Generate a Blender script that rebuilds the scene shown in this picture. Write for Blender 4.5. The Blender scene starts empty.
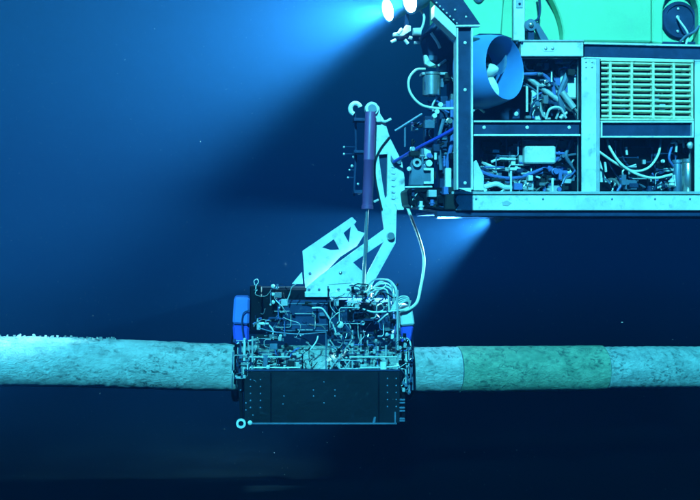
import bpy, bmesh, math, random
from mathutils import Vector, Matrix, noise

S = bpy.context.scene
COL = S.collection
R = math.radians

# ------------------------------------------------------------------ camera
CAM = Vector((0.0, -10.0, 0.0))
cd = bpy.data.cameras.new('camera'); cam = bpy.data.objects.new('camera', cd); COL.objects.link(cam)
cam.location = CAM; cam.rotation_euler = (R(90), 0, 0)
cd.sensor_width = 36.0; cd.lens = 36.0 * 10 / 7.0; cd.clip_start = 0.05; cd.clip_end = 2000
S.camera = cam

# ------------------------------------------------------------------ world, sun, exposure
SUN_DIR = Vector((0.10, 0.84, -0.50)).normalized()        # the way the light travels
w = bpy.data.worlds.new('World'); S.world = w; w.use_nodes = True
wn = w.node_tree; bg = wn.nodes['Background']
sky = wn.nodes.new('ShaderNodeTexSky'); sky.sky_type = 'NISHITA'; sky.sun_disc = False
sky.sun_elevation = math.asin(-SUN_DIR.z); sky.sun_rotation = math.atan2(-SUN_DIR.x, -SUN_DIR.y)
wn.links.new(sky.outputs[0], bg.inputs[0]); bg.inputs[1].default_value = 0.008
sl = bpy.data.lights.new('sun', 'SUN'); sl.energy = 5.0; sl.angle = R(3.0); sl.color = (0.66, 0.96, 1.0)
so = bpy.data.objects.new('sun', sl); COL.objects.link(so)
so.rotation_euler = SUN_DIR.to_track_quat('-Z', 'Y').to_euler(); so.location = (-4, -12, 9)
S.view_settings.view_transform = 'Standard'; S.view_settings.look = 'None'
S.view_settings.gamma = 1; S.view_settings.use_curve_mapping = False
S.view_settings.exposure = 1.8
c = S.cycles
c.use_denoising = True; c.max_bounces = 5; c.diffuse_bounces = 1; c.glossy_bounces = 1; c.adaptive_threshold = 0.025
c.volume_bounces = 1; c.transmission_bounces = 3; c.transparent_max_bounces = 6
c.caustics_reflective = False; c.caustics_refractive = False

# ------------------------------------------------------------------ helpers
class Frame:
    """a vertical working plane: v is the distance behind it"""
    def __init__(s, yaw, p0):
        s.n = Vector((-math.sin(R(yaw)), math.cos(R(yaw)), 0)); s.u = Vector((math.cos(R(yaw)), math.sin(R(yaw)), 0))
        s.p0 = Vector(p0)
    def pt(s, px, py, v=0.0):
        d = Vector(((px - 350) / 1000, 1, (250 - py) / 1000))
        return CAM + d * ((v + s.n.dot(s.p0 - CAM)) / s.n.dot(d))

def at(px, py, Y):
    d = 10 + Y
    return Vector(((px - 350) / 1000 * d, Y, (250 - py) / 1000 * d))

MATS = {}
def mat(name, col, rough=0.5, metal=0.0, var=0.25, scale=6.0, bump=0.15, spots=0.0, spotcol=(0.02, 0.03, 0.03), bscale=40.0):
    m = bpy.data.materials.new(name); m.use_nodes = True; MATS[name] = m
    t = m.node_tree; N = t.nodes; L = t.links; b = N['Principled BSDF']
    tc = N.new('ShaderNodeNewGeometry')
    def nz(sc, det=6.0, ro=0.6):
        n = N.new('ShaderNodeTexNoise'); n.inputs['Scale'].default_value = sc; n.inputs['Detail'].default_value = det
        n.inputs['Roughness'].default_value = ro; L.new(tc.outputs['Position'], n.inputs['Vector']); return n
    n1 = nz(scale)
    rp = N.new('ShaderNodeValToRGB'); rp.color_ramp.elements[0].position = 0.3; rp.color_ramp.elements[1].position = 0.7
    rp.color_ramp.elements[0].color = (*[x * (1 - var) for x in col], 1)
    rp.color_ramp.elements[1].color = (*[min(1, x * (1 + var * 0.5)) for x in col], 1)
    L.new(n1.outputs['Fac'], rp.inputs['Fac'])
    out = rp.outputs['Color']
    if spots > 0:
        n2 = nz(scale * 3.1, 8.0, 0.7)
        r2 = N.new('ShaderNodeValToRGB'); r2.color_ramp.elements[0].position = 0.62 - spots * 0.25; r2.color_ramp.elements[1].position = 0.72
        mx = N.new('ShaderNodeMixRGB'); L.new(n2.outputs['Fac'], r2.inputs['Fac']); L.new(r2.outputs['Color'], mx.inputs['Fac'])
        L.new(out, mx.inputs['Color1']); mx.inputs['Color2'].default_value = (*spotcol, 1); out = mx.outputs['Color']
    L.new(out, b.inputs['Base Color'])
    if name in ('unlit_mud', 'black', 'rubber', 'navy'): b.inputs['Specular IOR Level'].default_value = 0.0 if name == 'unlit_mud' else .15
    b.inputs['Roughness'].default_value = rough; b.inputs['Metallic'].default_value = metal
    if bump > 0:
        n3 = nz(bscale, 4.0); bp = N.new('ShaderNodeBump'); bp.inputs['Strength'].default_value = bump; bp.inputs['Distance'].default_value = 0.01
        L.new(n3.outputs['Fac'], bp.inputs['Height']); L.new(bp.outputs['Normal'], b.inputs['Normal'])
    return m

mat('white', (0.78, 0.78, 0.77), 0.42, 0, 0.22, 4, 0.2, 0.30, (0.36, 0.38, 0.38))
mat('cream', (0.82, 0.76, 0.52), 0.45, 0, 0.2, 8, 0.12, 0.3, (0.3, 0.27, 0.18))
mat('alu', (0.62, 0.63, 0.64), 0.35, 0.35, 0.2, 9, 0.12)
mat('steel', (0.60, 0.60, 0.60), 0.25, 0.8, 0.15, 9, 0.05)
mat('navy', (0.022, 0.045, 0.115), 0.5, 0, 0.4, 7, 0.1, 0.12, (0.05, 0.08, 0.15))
mat('black', (0.0035, 0.0045, 0.008), 0.4, 0, 0.4, 5, 0.1, 0.05, (0.012, 0.016, 0.024))
mat('skirt', (0.005, 0.007, 0.011), 0.35, 0, 0.6, 3.5, 0.25, 0.12, (0.016, 0.022, 0.030), 18)
mat('rubber', (0.02, 0.022, 0.025), 0.6, 0, 0.3, 9, 0.05)
mat('foam', (0.25, 0.64, 0.36), 0.6, 0, 0.10, 2.6, 0.08, 0.16, (0.23, 0.50, 0.32))
mat('nozzle', (0.10, 0.27, 0.66), 0.38, 0, 0.12, 4, 0.05)
mat('blue', (0.10, 0.18, 0.62), 0.5, 0, 0.15, 5, 0.08)
mat('royal', (0.05, 0.07, 0.55), 0.5, 0, 0.15, 5, 0.05)
mat('purple', (0.17, 0.06, 0.19), 0.45, 0, 0.15, 7, 0.08)
mat('greymid', (0.12, 0.18, 0.28), 0.45, 0.2, 0.3, 8, 0.1)
mat('hosewhite', (0.78, 0.78, 0.66), 0.4, 0, 0.12, 9, 0.05)
mat('hoseblue', (0.10, 0.16, 0.45), 0.4, 0, 0.2, 9, 0.05)
mat('unlit_mud', (0.0016, 0.0020, 0.0026), 0.95, 0, 0.5, 0.9, 0.5, 0.4, (0.0008, 0.001, 0.0014), 12)  # darker than real mud: the darkness of the deep is put into the colour
M = MATS

class MB:
    def __init__(s): s.v = []; s.f = []; s.smooth = []
    def add(s, vs, fs, sm=False):
        o = len(s.v); s.v += [Vector(x) for x in vs]; s.f += [[o + i for i in f] for f in fs]; s.smooth += [sm] * len(fs); return s
    def prism(s, front, ext):
        k = len(front); ext = Vector(ext)
        return s.add(list(front) + [p + ext for p in front],
                     [list(range(k))[::-1], list(range(k, 2 * k))] + [[i, (i + 1) % k, k + (i + 1) % k, k + i] for i in range(k)])
    def box(s, c, u, n, w, hu, hn, hw):
        c = Vector(c); u = u * hu; n = n * hn; w = w * hw
        return s.prism([c - u - n - w, c + u - n - w, c + u - n + w, c - u - n + w], n * 2)
    def tube(s, pts, r, seg=8, smooth_path=4, cap=True, r1=None):
        pts = [Vector(p) for p in pts]
        if len(pts) > 2 and smooth_path > 1:
            q = []
            P = [pts[0] * 2 - pts[1]] + pts + [pts[-1] * 2 - pts[-2]]
            for i in range(1, len(P) - 2):
                a, b, c_, d = P[i - 1:i + 3]
                for k in range(smooth_path):
                    t = k / smooth_path
                    q.append(0.5 * ((2 * b) + (c_ - a) * t + (2 * a - 5 * b + 4 * c_ - d) * t * t + (3 * b - a - 3 * c_ + d) * t ** 3))
            q.append(pts[-1]); pts = q
        k = len(pts); vs = []; ref = None
        for i, p in enumerate(pts):
            t = (pts[min(i + 1, k - 1)] - pts[max(i - 1, 0)]).normalized()
            if ref is None: ref = t.orthogonal().normalized()
            ref = (ref - t * ref.dot(t)).normalized(); b = t.cross(ref)
            rr = r if r1 is None else r + (r1 - r) * i / (k - 1)
            vs += [p + (ref * math.cos(2 * math.pi * j / seg) + b * math.sin(2 * math.pi * j / seg)) * rr for j in range(seg)]
        fs = [[i * seg + j, i * seg + (j + 1) % seg, (i + 1) * seg + (j + 1) % seg, (i + 1) * seg + j] for i in range(k - 1) for j in range(seg)]
        s.add(vs, fs, True)
        if cap:
            o = len(s.v) - len(vs)
            s.f += [[o + j for j in range(seg)][::-1], [o + (k - 1) * seg + j for j in range(seg)]]; s.smooth += [False, False]
        return s
    def lathe(s, c, axis, prof, seg=28, closed=False):
        """prof: (distance along axis, radius)"""
        axis = Vector(axis).normalized(); a = axis.orthogonal().normalized(); b = axis.cross(a); c = Vector(c); k = len(prof)
        vs = [c + axis * h + (a * math.cos(2 * math.pi * j / seg) + b * math.sin(2 * math.pi * j / seg)) * r for h, r in prof for j in range(seg)]
        fs = [[i % k * seg + j, i % k * seg + (j + 1) % seg, (i + 1) % k * seg + (j + 1) % seg, (i + 1) % k * seg + j]
              for i in range(k if closed else k - 1) for j in range(seg)]
        return s.add(vs, fs, True)
    def build(s, name, m, parent=None, bevel=0.0, origin=None):
        c = Vector(origin) if origin is not None else sum(s.v, Vector()) / len(s.v)
        me = bpy.data.meshes.new(name); me.from_pydata([v - c for v in s.v], [], s.f); me.update()
        bm = bmesh.new(); bm.from_mesh(me)
        bmesh.ops.remove_doubles(bm, verts=bm.verts, dist=1e-5)
        bmesh.ops.recalc_face_normals(bm, faces=bm.faces)
        for f in bm.faces: f.smooth = False
        if bevel > 0:
            bmesh.ops.bevel(bm, geom=[e for e in bm.edges if len(e.link_faces) == 2 and e.calc_face_angle(0) > 0.6], offset=bevel, segments=1, affect='EDGES', clamp_overlap=True)
        if any(s.smooth):
            for f in bm.faces: f.smooth = True
            for e in bm.edges:
                if len(e.link_faces) == 2 and e.calc_face_angle(0) > 0.7: e.smooth = False
        bm.to_mesh(me); bm.free()
        me.materials.append(M[m])
        o = bpy.data.objects.new(name, me); COL.objects.link(o)
        o.location = c
        if parent is not None:
            o.parent = parent; o.location = c - wloc(parent)
        return o

def wloc(o):
    p = Vector(o.location)
    while o.parent is not None: o = o.parent; p += Vector(o.location)
    return p
def tag(o, label=None, cat=None, group=None, kind=None):
    for k, x in (('label', label), ('category', cat), ('group', group), ('kind', kind)):
        if x: o[k] = x
    return o
def empty(name, loc, label, cat):
    o = bpy.data.objects.new(name, None); COL.objects.link(o); o.location = loc; o.empty_display_size = 0.2
    return tag(o, label, cat)

def plate(F, poly, v, th, name, m, parent, bevel=0.004):
    return MB().prism([F.pt(x, y, v) for x, y in poly], F.n * th).build(name, m, parent, bevel)
def rect(F, x0, y0, x1, y1, v, th, name, m, parent, bevel=0.006):
    return plate(F, [(x0, y0), (x1, y0), (x1, y1), (x0, y1)], v, th, name, m, parent, bevel)
def tube(F, pts, r, name, m, parent, seg=8, sp=5):
    return MB().tube([F.pt(*p) for p in pts], r, seg, sp).build(name, m, parent)
BOLT = {}
def bolt(F, px, py, v, r, m, parent, name='bolt'):
    key = (round(r, 4), m, id(F))
    p = F.pt(px, py, v)
    if key not in BOLT:
        o = MB().lathe(p, F.n * -1, [(-0.002, 0.0001), (-0.002, r), (0.4 * r, r), (0.75 * r, 0.6 * r), (0.8 * r, 0.0001)], 8).build(name, m, parent, origin=p)
        BOLT[key] = o.data; return o
    o = bpy.data.objects.new(name, BOLT[key]); COL.objects.link(o); o.parent = parent; o.location = p - wloc(parent); return o
def canister(F, px, y0, y1, v, r, name, m, parent, cap='greymid'):
    a, b = F.pt(px, y1, v), F.pt(px, y0, v); h = (b - a).length
    o = MB().lathe(a, b - a, [(0, .0001), (0, r * .9), (h * .03, r), (h * .86, r), (h * .88, r * .93), (h * .9, r * 1.06), (h * .99, r * 1.06), (h, r), (h, .0001)], 20).build(name, m, parent)
    return o
def channel(F, x0, y0, x1, y1, v, th, name, parent, horizontal=True, lip=2.2, web='navy', lipm='white'):
    """open channel beam: dark recessed web between two pale flanges"""
    w_ = rect(F, x0 + (0 if horizontal else lip * .5), y0 + (lip * .5 if horizontal else 0), x1 - (0 if horizontal else lip * .5), y1 - (lip * .5 if horizontal else 0), v + 0.035, th - 0.04, name, web, parent, 0.003)
    if horizontal:
        rect(F, x0 - .3, y0, x1 + .3, y0 + lip, v, th, 'flange', lipm, w_, 0.003); rect(F, x0 - .3, y1 - lip, x1 + .3, y1, v, th, 'flange', lipm, w_, 0.003)
    else:
        rect(F, x0, y0 - .3, x0 + lip, y1 + .3, v, th, 'flange', lipm, w_, 0.003); rect(F, x1 - lip, y0 - .3, x1, y1 + .3, v, th, 'flange', lipm, w_, 0.003)
    return w_
def clutter(F, x0, y0, x1, y1, v0, v1, n, seed, parent, scale=1.0, pale=0.3):
    """small hydraulic bits that fill an open bay"""
    rg = random.Random(seed); Z = Vector((0, 0, 1))
    for i in range(n):
        px, py, v = rg.uniform(x0, x1), rg.uniform(y0, y1), rg.uniform(v0, v1)
        m = rg.choice(['white', 'alu', 'steel']) if rg.random() < pale else rg.choice(['greymid', 'navy', 'black', 'hoseblue', 'rubber'])
        k = rg.random(); p = F.pt(px, py, v)
        if k < 0.34:
            a, b = rg.uniform(.015, .06) * scale, rg.uniform(.012, .05) * scale
            MB().box(p, F.u, F.n, Z, a, rg.uniform(.02, .05), b).build('valve_block', m, parent, 0.004)
        elif k < 0.62:
            ax = rg.choice([F.u, Z, F.n, (F.u + Z * rg.uniform(-1, 1)).normalized()]); r = rg.uniform(.012, .032) * scale; h = rg.uniform(.05, .13) * scale
            MB().lathe(p - ax * h / 2, ax, [(0, .0001), (0, r), (h * .3, r), (h * .32, r * 1.3), (h * .5, r * 1.3), (h * .52, r * .8), (h, r * .8), (h, .0001)], 10).build('fitting', m, parent)
        else:
            q = [p]; d = Vector((rg.uniform(-1, 1), rg.uniform(-.4, .4), rg.uniform(-1, 1)))
            for j in range(3):
                d = (d + Vector((rg.uniform(-.8, .8), rg.uniform(-.3, .3), rg.uniform(-.9, .7)))).normalized()
                q.append(q[-1] + (F.u * d.x + F.n * d.y * .3 + Z * d.z) * rg.uniform(.05, .12) * scale)
            a, b = F.pt(x0, y1, v), F.pt(x1, y0, v)
            for t in q: t.z = min(max(t.z, a.z), b.z); t.x = min(max(t.x, a.x), b.x)
            MB().tube(q, rg.uniform(.007, .015) * scale, 6, 4).build('hose', m, parent)

def plumb(F, x0, y0, x1, y1, v0, v1, n, seed, parent, r=.006, pale=.6):
    """thin hydraulic lines routed square from fitting to fitting"""
    rg = random.Random(seed); Z = Vector((0, 0, 1))
    for i in range(n):
        v = rg.uniform(v0, v1); x, y = rg.uniform(x0, x1), rg.uniform(y0, y1); P = [(x, y, v)]; hor = rg.random() < .5
        for k in range(rg.choice((2, 3, 3, 4))):
            nx, ny = (rg.uniform(x0, x1), y) if hor else (x, rg.uniform(y0, y1))
            nx = x + max(-22, min(22, nx - x)); ny = y + max(-16, min(16, ny - y)); dx, dy = nx - x, ny - y; L = max(abs(dx), abs(dy))
            if L < 3: hor = not hor; continue
            e = min(1.6, L * .3) / L
            P += [(x + dx * e, y + dy * e, v), (nx - dx * e, ny - dy * e, v)]; x, y = nx, ny; hor = not hor
        if len(P) < 3: continue
        P.append((x, y, v))
        m = rg.choice(['alu', 'white', 'steel', 'alu']) if rg.random() < pale else rg.choice(['greymid', 'hoseblue', 'navy', 'black'])
        o = MB().tube([F.pt(*p) for p in P], r * rg.uniform(.7, 1.3), 6, 1).build('hydraulic_line', m, parent)
        for p in (P[0], P[-1]):
            q = F.pt(*p); a = rg.uniform(.008, .016)
            MB().box(q, F.u, F.n, Z, a, a, a * rg.uniform(.7, 1.5)).build('line_fitting', rg.choice(['alu', 'greymid', 'navy', 'black', 'black']), parent, .003)
        for p in P[2:-2:2]:
            if rg.random() < .5: MB().box(F.pt(*p), F.u, F.n, Z, r * 1.8, r * 1.8, r * 1.8).build('line_clamp', 'navy', parent)

# ------------------------------------------------------------------ seabed
def seabed():
    nx, ny = 150, 110; x0, x1, y0, y1 = -110, 110, -60, 170
    vs = []; fs = []
    for j in range(ny):
        tj = j / (ny - 1)
        for i in range(nx):
            s = i / (nx - 1) * 2 - 1; x = 110 * (0.15 * s + 0.85 * s ** 3)
            t = tj * 2 - 1; y = 2 + (115 * t ** 3 if t > 0 else 62 * t ** 3) * 0.86 + t * 16
            h = noise.fractal(Vector((x * .35, y * .35, 3)), 1, 2, 5) * 0.16 + noise.noise(Vector((x * .09, y * .09, 8))) * 0.35
            vs.append((x, y, -2.5 + h * .3))
    for j in range(ny - 1):
        for i in range(nx - 1):
            a = j * nx + i; fs.append([a, a + 1, a + nx + 1, a + nx])
    o = MB().add(vs, fs, True).build('seabed', 'unlit_mud', None, origin=(0, 0, -2.5)); tag(o, kind='structure')
seabed()

# ------------------------------------------------------------------ pipeline
def pipe_material(name, c0, c1, dark, rib=0.0):
    m = bpy.data.materials.new(name); m.use_nodes = True; M[name] = m
    t = m.node_tree; N = t.nodes; L = t.links; b = N['Principled BSDF']
    g = N.new('ShaderNodeNewGeometry')
    mp = N.new('ShaderNodeMapping'); mp.inputs['Scale'].default_value = (1, 1, 1.6); L.new(g.outputs['Position'], mp.inputs[0])
    def nz(sc, det=8, ro=.65, dist=0.0):
        n = N.new('ShaderNodeTexNoise'); n.inputs['Scale'].default_value = sc; n.inputs['Detail'].default_value = det; n.inputs['Roughness'].default_value = ro
        n.inputs['Distortion'].default_value = dist; L.new(mp.outputs[0], n.inputs['Vector']); return n
    def ramp(src, a, b_, ca, cb):
        r = N.new('ShaderNodeValToRGB'); r.color_ramp.elements[0].position = a; r.color_ramp.elements[1].position = b_
        r.color_ramp.elements[0].color = (*ca, 1); r.color_ramp.elements[1].color = (*cb, 1); L.new(src, r.inputs[0]); return r
    a = ramp(nz(5.5, 8, .75).outputs[0], .38, .62, c0, c1)
    s = ramp(nz(15, 6, .7, .8).outputs[0], .49, .62, (0, 0, 0), (1, 1, 1))
    s2 = ramp(nz(2.2, 3).outputs[0], .42, .58, (.06, .06, .06), (1, 1, 1))
    mul = N.new('ShaderNodeMath'); mul.operation = 'MULTIPLY'; L.new(s.outputs[0], mul.inputs[0]); L.new(s2.outputs[0], mul.inputs[1])
    mx = N.new('ShaderNodeMixRGB'); L.new(mul.outputs[0], mx.inputs[0]); L.new(a.outputs[0], mx.inputs[1]); mx.inputs[2].default_value = (*dark, 1)
    L.new(mx.outputs[0], b.inputs['Base Color']); b.inputs['Roughness'].default_value = .8
    bp = N.new('ShaderNodeBump'); bp.inputs['Strength'].default_value = 1.0; bp.inputs['Distance'].default_value = .03
    L.new(nz(26, 6, .7, .5).outputs[0], bp.inputs['Height']); L.new(bp.outputs[0], b.inputs['Normal'])
pipe_material('concrete', (.43, .45, .44), (.70, .72, .70), (.12, .15, .15))
pipe_material('sleeve', (.19, .32, .22), (.40, .54, .38), (.07, .13, .10))
pipe_material('wrap', (.38, .43, .42), (.66, .70, .68), (.10, .14, .14))

PK = [at(-1300, 480, -1.6), at(-700, 420, -1.9), at(-300, 371, -1.4), at(0, 361.5, -0.80), at(230, 367.5, -0.28), at(410, 369.5, 0.12), at(560, 368.5, 0.42), at(700, 367.3, 0.72), at(1000, 369, 1.4), at(1500, 390, 2.4), at(2100, 440, 3.2)]
def catmull(P, n):
    P = [P[0] * 2 - P[1]] + P + [P[-1] * 2 - P[-2]]; out = []
    for i in range(1, len(P) - 2):
        a, b, c_, d = P[i - 1:i + 3]
        for k in range(n):
            t = k / n
            out.append(0.5 * ((2 * b) + (c_ - a) * t + (2 * a - 5 * b + 4 * c_ - d) * t * t + (3 * b - a - 3 * c_ + d) * t ** 3))
    return out + [P[-2]]
PATH = catmull(PK, 60)
def screen_x(p): return 350 + 1000 * p.x / (p.y + 10)
def pipeline():
    root = empty('pipeline', PATH[230], 'long encrusted subsea pipe running horizontally with a green sleeve section', 'pipe')
    def seg(name, m, a, b, r, rough, rib=0.0, ns=72):
        pts = [p for p in PATH if a <= screen_x(p) <= b]
        for i in range(len(PATH) - 1):
            u, w_ = screen_x(PATH[i]), screen_x(PATH[i + 1])
            if u < a < w_: pts = [PATH[i].lerp(PATH[i + 1], (a - u) / (w_ - u))] + pts
            if u < b < w_: pts = pts + [PATH[i].lerp(PATH[i + 1], (b - u) / (w_ - u))]
        # resample finely where it is in view
        q = []
        for i in range(len(pts) - 1):
            k = 3 if -60 < screen_x(pts[i]) < 760 else 1
            q += [pts[i].lerp(pts[i + 1], j / k) for j in range(k)]
        q.append(pts[-1]); pts = q
        vs = []; L = 0
        for i, p in enumerate(pts):
            t = (pts[min(i + 1, len(pts) - 1)] - pts[max(i - 1, 0)]).normalized(); s = t.cross(Vector((0, 0, 1))).normalized(); up = s.cross(t)
            if i: L += (p - pts[i - 1]).length
            for j in range(ns):
                an = 2 * math.pi * j / ns; d = s * math.cos(an) + up * math.sin(an)
                w_ = p + d * r
                h = (noise.fractal(w_ * 5, 1, 2, 3) * .7 + noise.fractal(w_ * 17, .9, 2, 3) * .5) * rough
                if up.dot(d) > .75: h += max(0, noise.noise(w_ * 11)) * rough * 1.2
                h += rib * math.sin(L * 2 * math.pi / 0.085 + an)
                vs.append(p + d * (r + h))
        k = len(pts)
        fs = [[i * ns + j, i * ns + (j + 1) % ns, (i + 1) * ns + (j + 1) % ns, (i + 1) * ns + j] for i in range(k - 1) for j in range(ns)]
        fs += [list(range(ns))[::-1], [(k - 1) * ns + j for j in range(ns)]]
        return MB().add(vs, fs, True).build(name, m, root)
    a = seg('concrete_coating', 'concrete', -9e9, 457.0, .229, .007)
    tag(a, 'rough pale concrete-coated length of the pipe')
    g = seg('field_joint_sleeve', 'sleeve', 457.7, 601.6, .236, .004); tag(g, 'greenish sleeve section of the pipe between two seams')
    e = seg('wrapped_coating', 'wrap', 602.4, 9e9, .222, .003, .0022); tag(e, 'pale ribbed length of the pipe beyond the green sleeve')
    for x, r, m, wd in ((457.35, .224, 'navy', .014), (602, .222, 'navy', .02)):
        i = min(range(len(PATH)), key=lambda k: abs(screen_x(PATH[k]) - x)); t = (PATH[i + 1] - PATH[i - 1]).normalized()
        p = PATH[i] + t * ((x - screen_x(PATH[i])) * .01)
        MB().lathe(p - t * wd / 2, t, [(0, .1), (0, r), (wd, r), (wd, .1)], 48).build('seam_ring', m, root)
    # patches of growth along the crown of the pipe
    rg = random.Random(5); m_ = MB()
    for k in range(300):
        px = rg.choice([rg.uniform(5, 120), rg.uniform(-40, 230), rg.uniform(20, 115), rg.uniform(415, 700)])
        p = min((q for q in PATH if abs(screen_x(q) - px) < 15), key=lambda q: abs(screen_x(q) - px)) + Vector((rg.uniform(-.05, .05), rg.uniform(-.09, .05), 0))
        z = p + Vector((0, 0, .224)); h = rg.uniform(.003, .012) * (rg.choice((1, 1, 1.6, 2.6)) if px < 130 else .5)
        for j in range(3):
            d = Vector((rg.uniform(-.6, .6), rg.uniform(-.6, .6), 1)).normalized(); q = d.orthogonal().normalized() * h * .35
            m_.add([z - q, z + q, z + q * .6 + d * h, z - q * .5 + d * h * .9, z + d.cross(q) * .7, z + d * h * 1.1 + d.cross(q) * .3], [[0, 1, 2, 3], [0, 4, 5, 3], [1, 4, 5, 2]])
    o = m_.build('marine_growth', 'concrete', root); tag(o, kind='stuff')
pipeline()

# ------------------------------------------------------------------ vehicle
F = Frame(8.0, (1.10, -0.85, 0))
FR = F
Z = Vector((0, 0, 1))
rov = empty('remotely_operated_vehicle', F.pt(585, 212, 0.8), 'large boxy underwater vehicle with open pale frame, louvred grille and foam block on top', 'underwater vehicle')
XR = 800     # far end of the vehicle, outside the picture

# foam buoyancy: three blocks with recesses cut in the lower edge
arc = [(563 - 0 - 14 * (1 - math.cos(a)) * 1.0, 41.5 - 70 * math.sin(a)) for a in [R(x) for x in range(0, 91, 10)]]
foam = plate(F, [(463, 40.5), (463, -80), (480, -100), (651.6, -100), (651.6, 42)] + [(563.4, 41)] + [(564 - 22 * (k / 8) ** 2, 41 - 58 * (k / 8)) for k in range(1, 9)] + [(525, -24), (505, -14), (501, 40.5)], 0.06, 0.12, 'foam_block', 'foam', rov, 0.012)
plate(F, [(463, 40.5), (463, -80), (480, -100), (651.6, -100), (651.6, 42)], 0.182, 1.43, 'foam_block', 'foam', rov, 0.012)
arch = [(663, 44)] + [(681 - 18 * math.cos(R(a)), 14 - 26 * math.sin(R(a))) for a in range(0, 181, 15)] + [(699, 45)]
plate(F, [(652.4, 42.5), (652.4, -100), (XR, -100), (XR, 47)] + arch[::-1], 0.06, 0.12, 'foam_block', 'foam', rov, 0.012)
plate(F, [(652.4, 42.5), (652.4, -100), (XR, -100), (XR, 47)], 0.182, 1.43, 'foam_block', 'foam', rov, 0.012)
# round dark end cap in the arch
pc = F.pt(678, 21, 0.185); ec = MB().lathe(pc, -F.n, [(0, .0001), (0, .18), (.03, .18), (.045, .168), (.045, .145), (.03, .14), (.035, .0001)], 36).build('end_cap', 'navy', rov)
tube(F, [(677.5, 18, .13), (681, 23, .1), (686, 30, .08), (688, 36, .08), (686, 44, .1)], .010, 'hose', 'white', rov)
bolt(F, 678, 9, .15, .014, 'alu', rov); bolt(F, 677.5, 31.5, .15, .014, 'alu', rov); bolt(F, 677.5, 17.5, .15, .020, 'alu', rov)
tube(F, [(699, 26, .05), (694, 32, .05), (686, 36, .06), (680, 42, .06)], .012, 'hose', 'greymid', rov)
tube(F, [(472, -6, .055), (478, 1, .05), (484, -4, .055)], .022, 'foam_lug', 'greymid', rov)
# lifting bracket in front of the foam
rect(F, 514, -40, 525, 40.5, 0.02, .05, 'bracket_post', 'white', rov); rect(F, 516.2, -10, 523, 8, 0.012, .012, 'cover_plate', 'alu', rov, .002)
for y in (-4, 4): bolt(F, 519.5, y, .012, .012, 'navy', rov)
k_ = MB().lathe(F.pt(531, 25, -.02), F.n, [(0, .0001), (0, .055), (.09, .055), (.09, .0001)], 16).build('knuckle', 'greymid', rov)
bolt(F, 531, 25, -.022, .026, 'steel', rov)
rect(F, 528.5, 30, 534.5, 41, 0.0, .05, 'bracket_foot', 'navy', rov); rect(F, 526, 21, 530, 31, -.01, .04, 'bracket_link', 'navy', rov)
plate(F, [(533, 22), (538, 22), (549, 40), (541, 40.5)], .03, .05, 'bracket_strut', 'greymid', rov)
tube(F, [(532, 22, 0), (538, 19, .02), (540, 8, .04), (538, -10, .05)], .012, 'hose', 'navy', rov)

# main frame
tb = rect(F, 521, 42, 583.5, 56.5, 0.0, .12, 'top_beam', 'white', rov)
rect(F, 519, 39.8, 584, 41.6, -.01, .14, 'beam_lip', 'alu', rov, .003)
pc = F.pt(549, 48.5, -.004)
for dx in (-3.4, 3.4): bolt(F, 549 + dx, 48.5, -.001, .017, 'alu', rov)
plate(F, [(541, 48.5), (544, 45.4), (554, 45.4), (557, 48.5), (554, 51.6), (544, 51.6)], -.004, .01, 'lug_plate', 'white', rov, .002)
for x in (517, 522): bolt(F, x, 43.2, -.001, .012, 'navy', rov)
def sloped(x0, y0, x1, y1, h0, h1, v, th, name, m, bev=.005): return plate(F, [(x0, y0), (x1, y1), (x1, y1 + h1), (x0, y0 + h0)], v, th, name, m, rov, bev)
sloped(584.5, 44.5, XR, 49.5, 12, 12.5, .03, .10, 'top_beam', 'navy')
sloped(584, 42.2, XR, 46.8, 2.0, 2.0, .0, .13, 'beam_lip', 'white', .003)
sloped(584, 56.8, XR, 62.2, 1.8, 1.8, .0, .13, 'beam_lip', 'white', .003)
rect(F, 581.5, 57.5, 598, 194.6, .005, .12, 'frame_post', 'white', rov)
for x in (586, 592):
    for y in (62, 67): bolt(F, x, y, .004, .010, 'alu', rov)
rect(F, 596.5, 58, 600, 194.5, -.004, .05, 'edge_strip', 'alu', rov, .003)
rect(F, 694.5, 60, 708, 194.6, .005, .12, 'frame_post', 'white', rov)
rect(F, 785, 62, XR, 194.6, .005, .12, 'frame_post', 'white', rov)
bb = rect(F, 456, 195, XR, 210.5, .0, .14, 'bottom_beam', 'white', rov)
rect(F, 452, 191.4, XR, 194.4, -.012, .15, 'deck_edge', 'alu', rov, .004)
for x in (476, 543, 612, 655, 690): bolt(F, x, 199, -.001, .010, 'greymid', rov)
plate(F, [(502, 202), (507, 200.5), (512, 203), (508, 206), (503, 205.5)], -.004, .008, 'sticker', 'alu', rov, .001)
# skid under the frame
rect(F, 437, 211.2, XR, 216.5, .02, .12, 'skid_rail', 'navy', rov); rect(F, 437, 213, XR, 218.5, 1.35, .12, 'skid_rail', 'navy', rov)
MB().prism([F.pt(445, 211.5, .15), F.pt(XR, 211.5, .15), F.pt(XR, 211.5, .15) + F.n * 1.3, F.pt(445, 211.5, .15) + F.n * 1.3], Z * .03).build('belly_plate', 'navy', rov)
# left post
lp = channel(F, 456.5, 22, 473.2, 189.5, -.30, .11, 'frame_post', rov, False, 1.9)
for y in (46, 84, 127, 176): rect(F, 459, y, 471, y + 9, -.192, .2, 'post_standoff', 'navy', rov)
for y in (43, 90, 183): bolt(F, 465, y, -.267, .015, 'white', rov)
plate(F, [(473.5, 162), (476.5, 160), (484, 176), (484, 190.5), (473.5, 190.5)], .02, .03, 'gusset', 'white', rov)
plate(F, [(458.5, 188), (471.3, 188), (471.3, 192.5), (458.5, 188.5)], -.295, .03, 'post_shoe', 'white', rov, .002)
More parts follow.
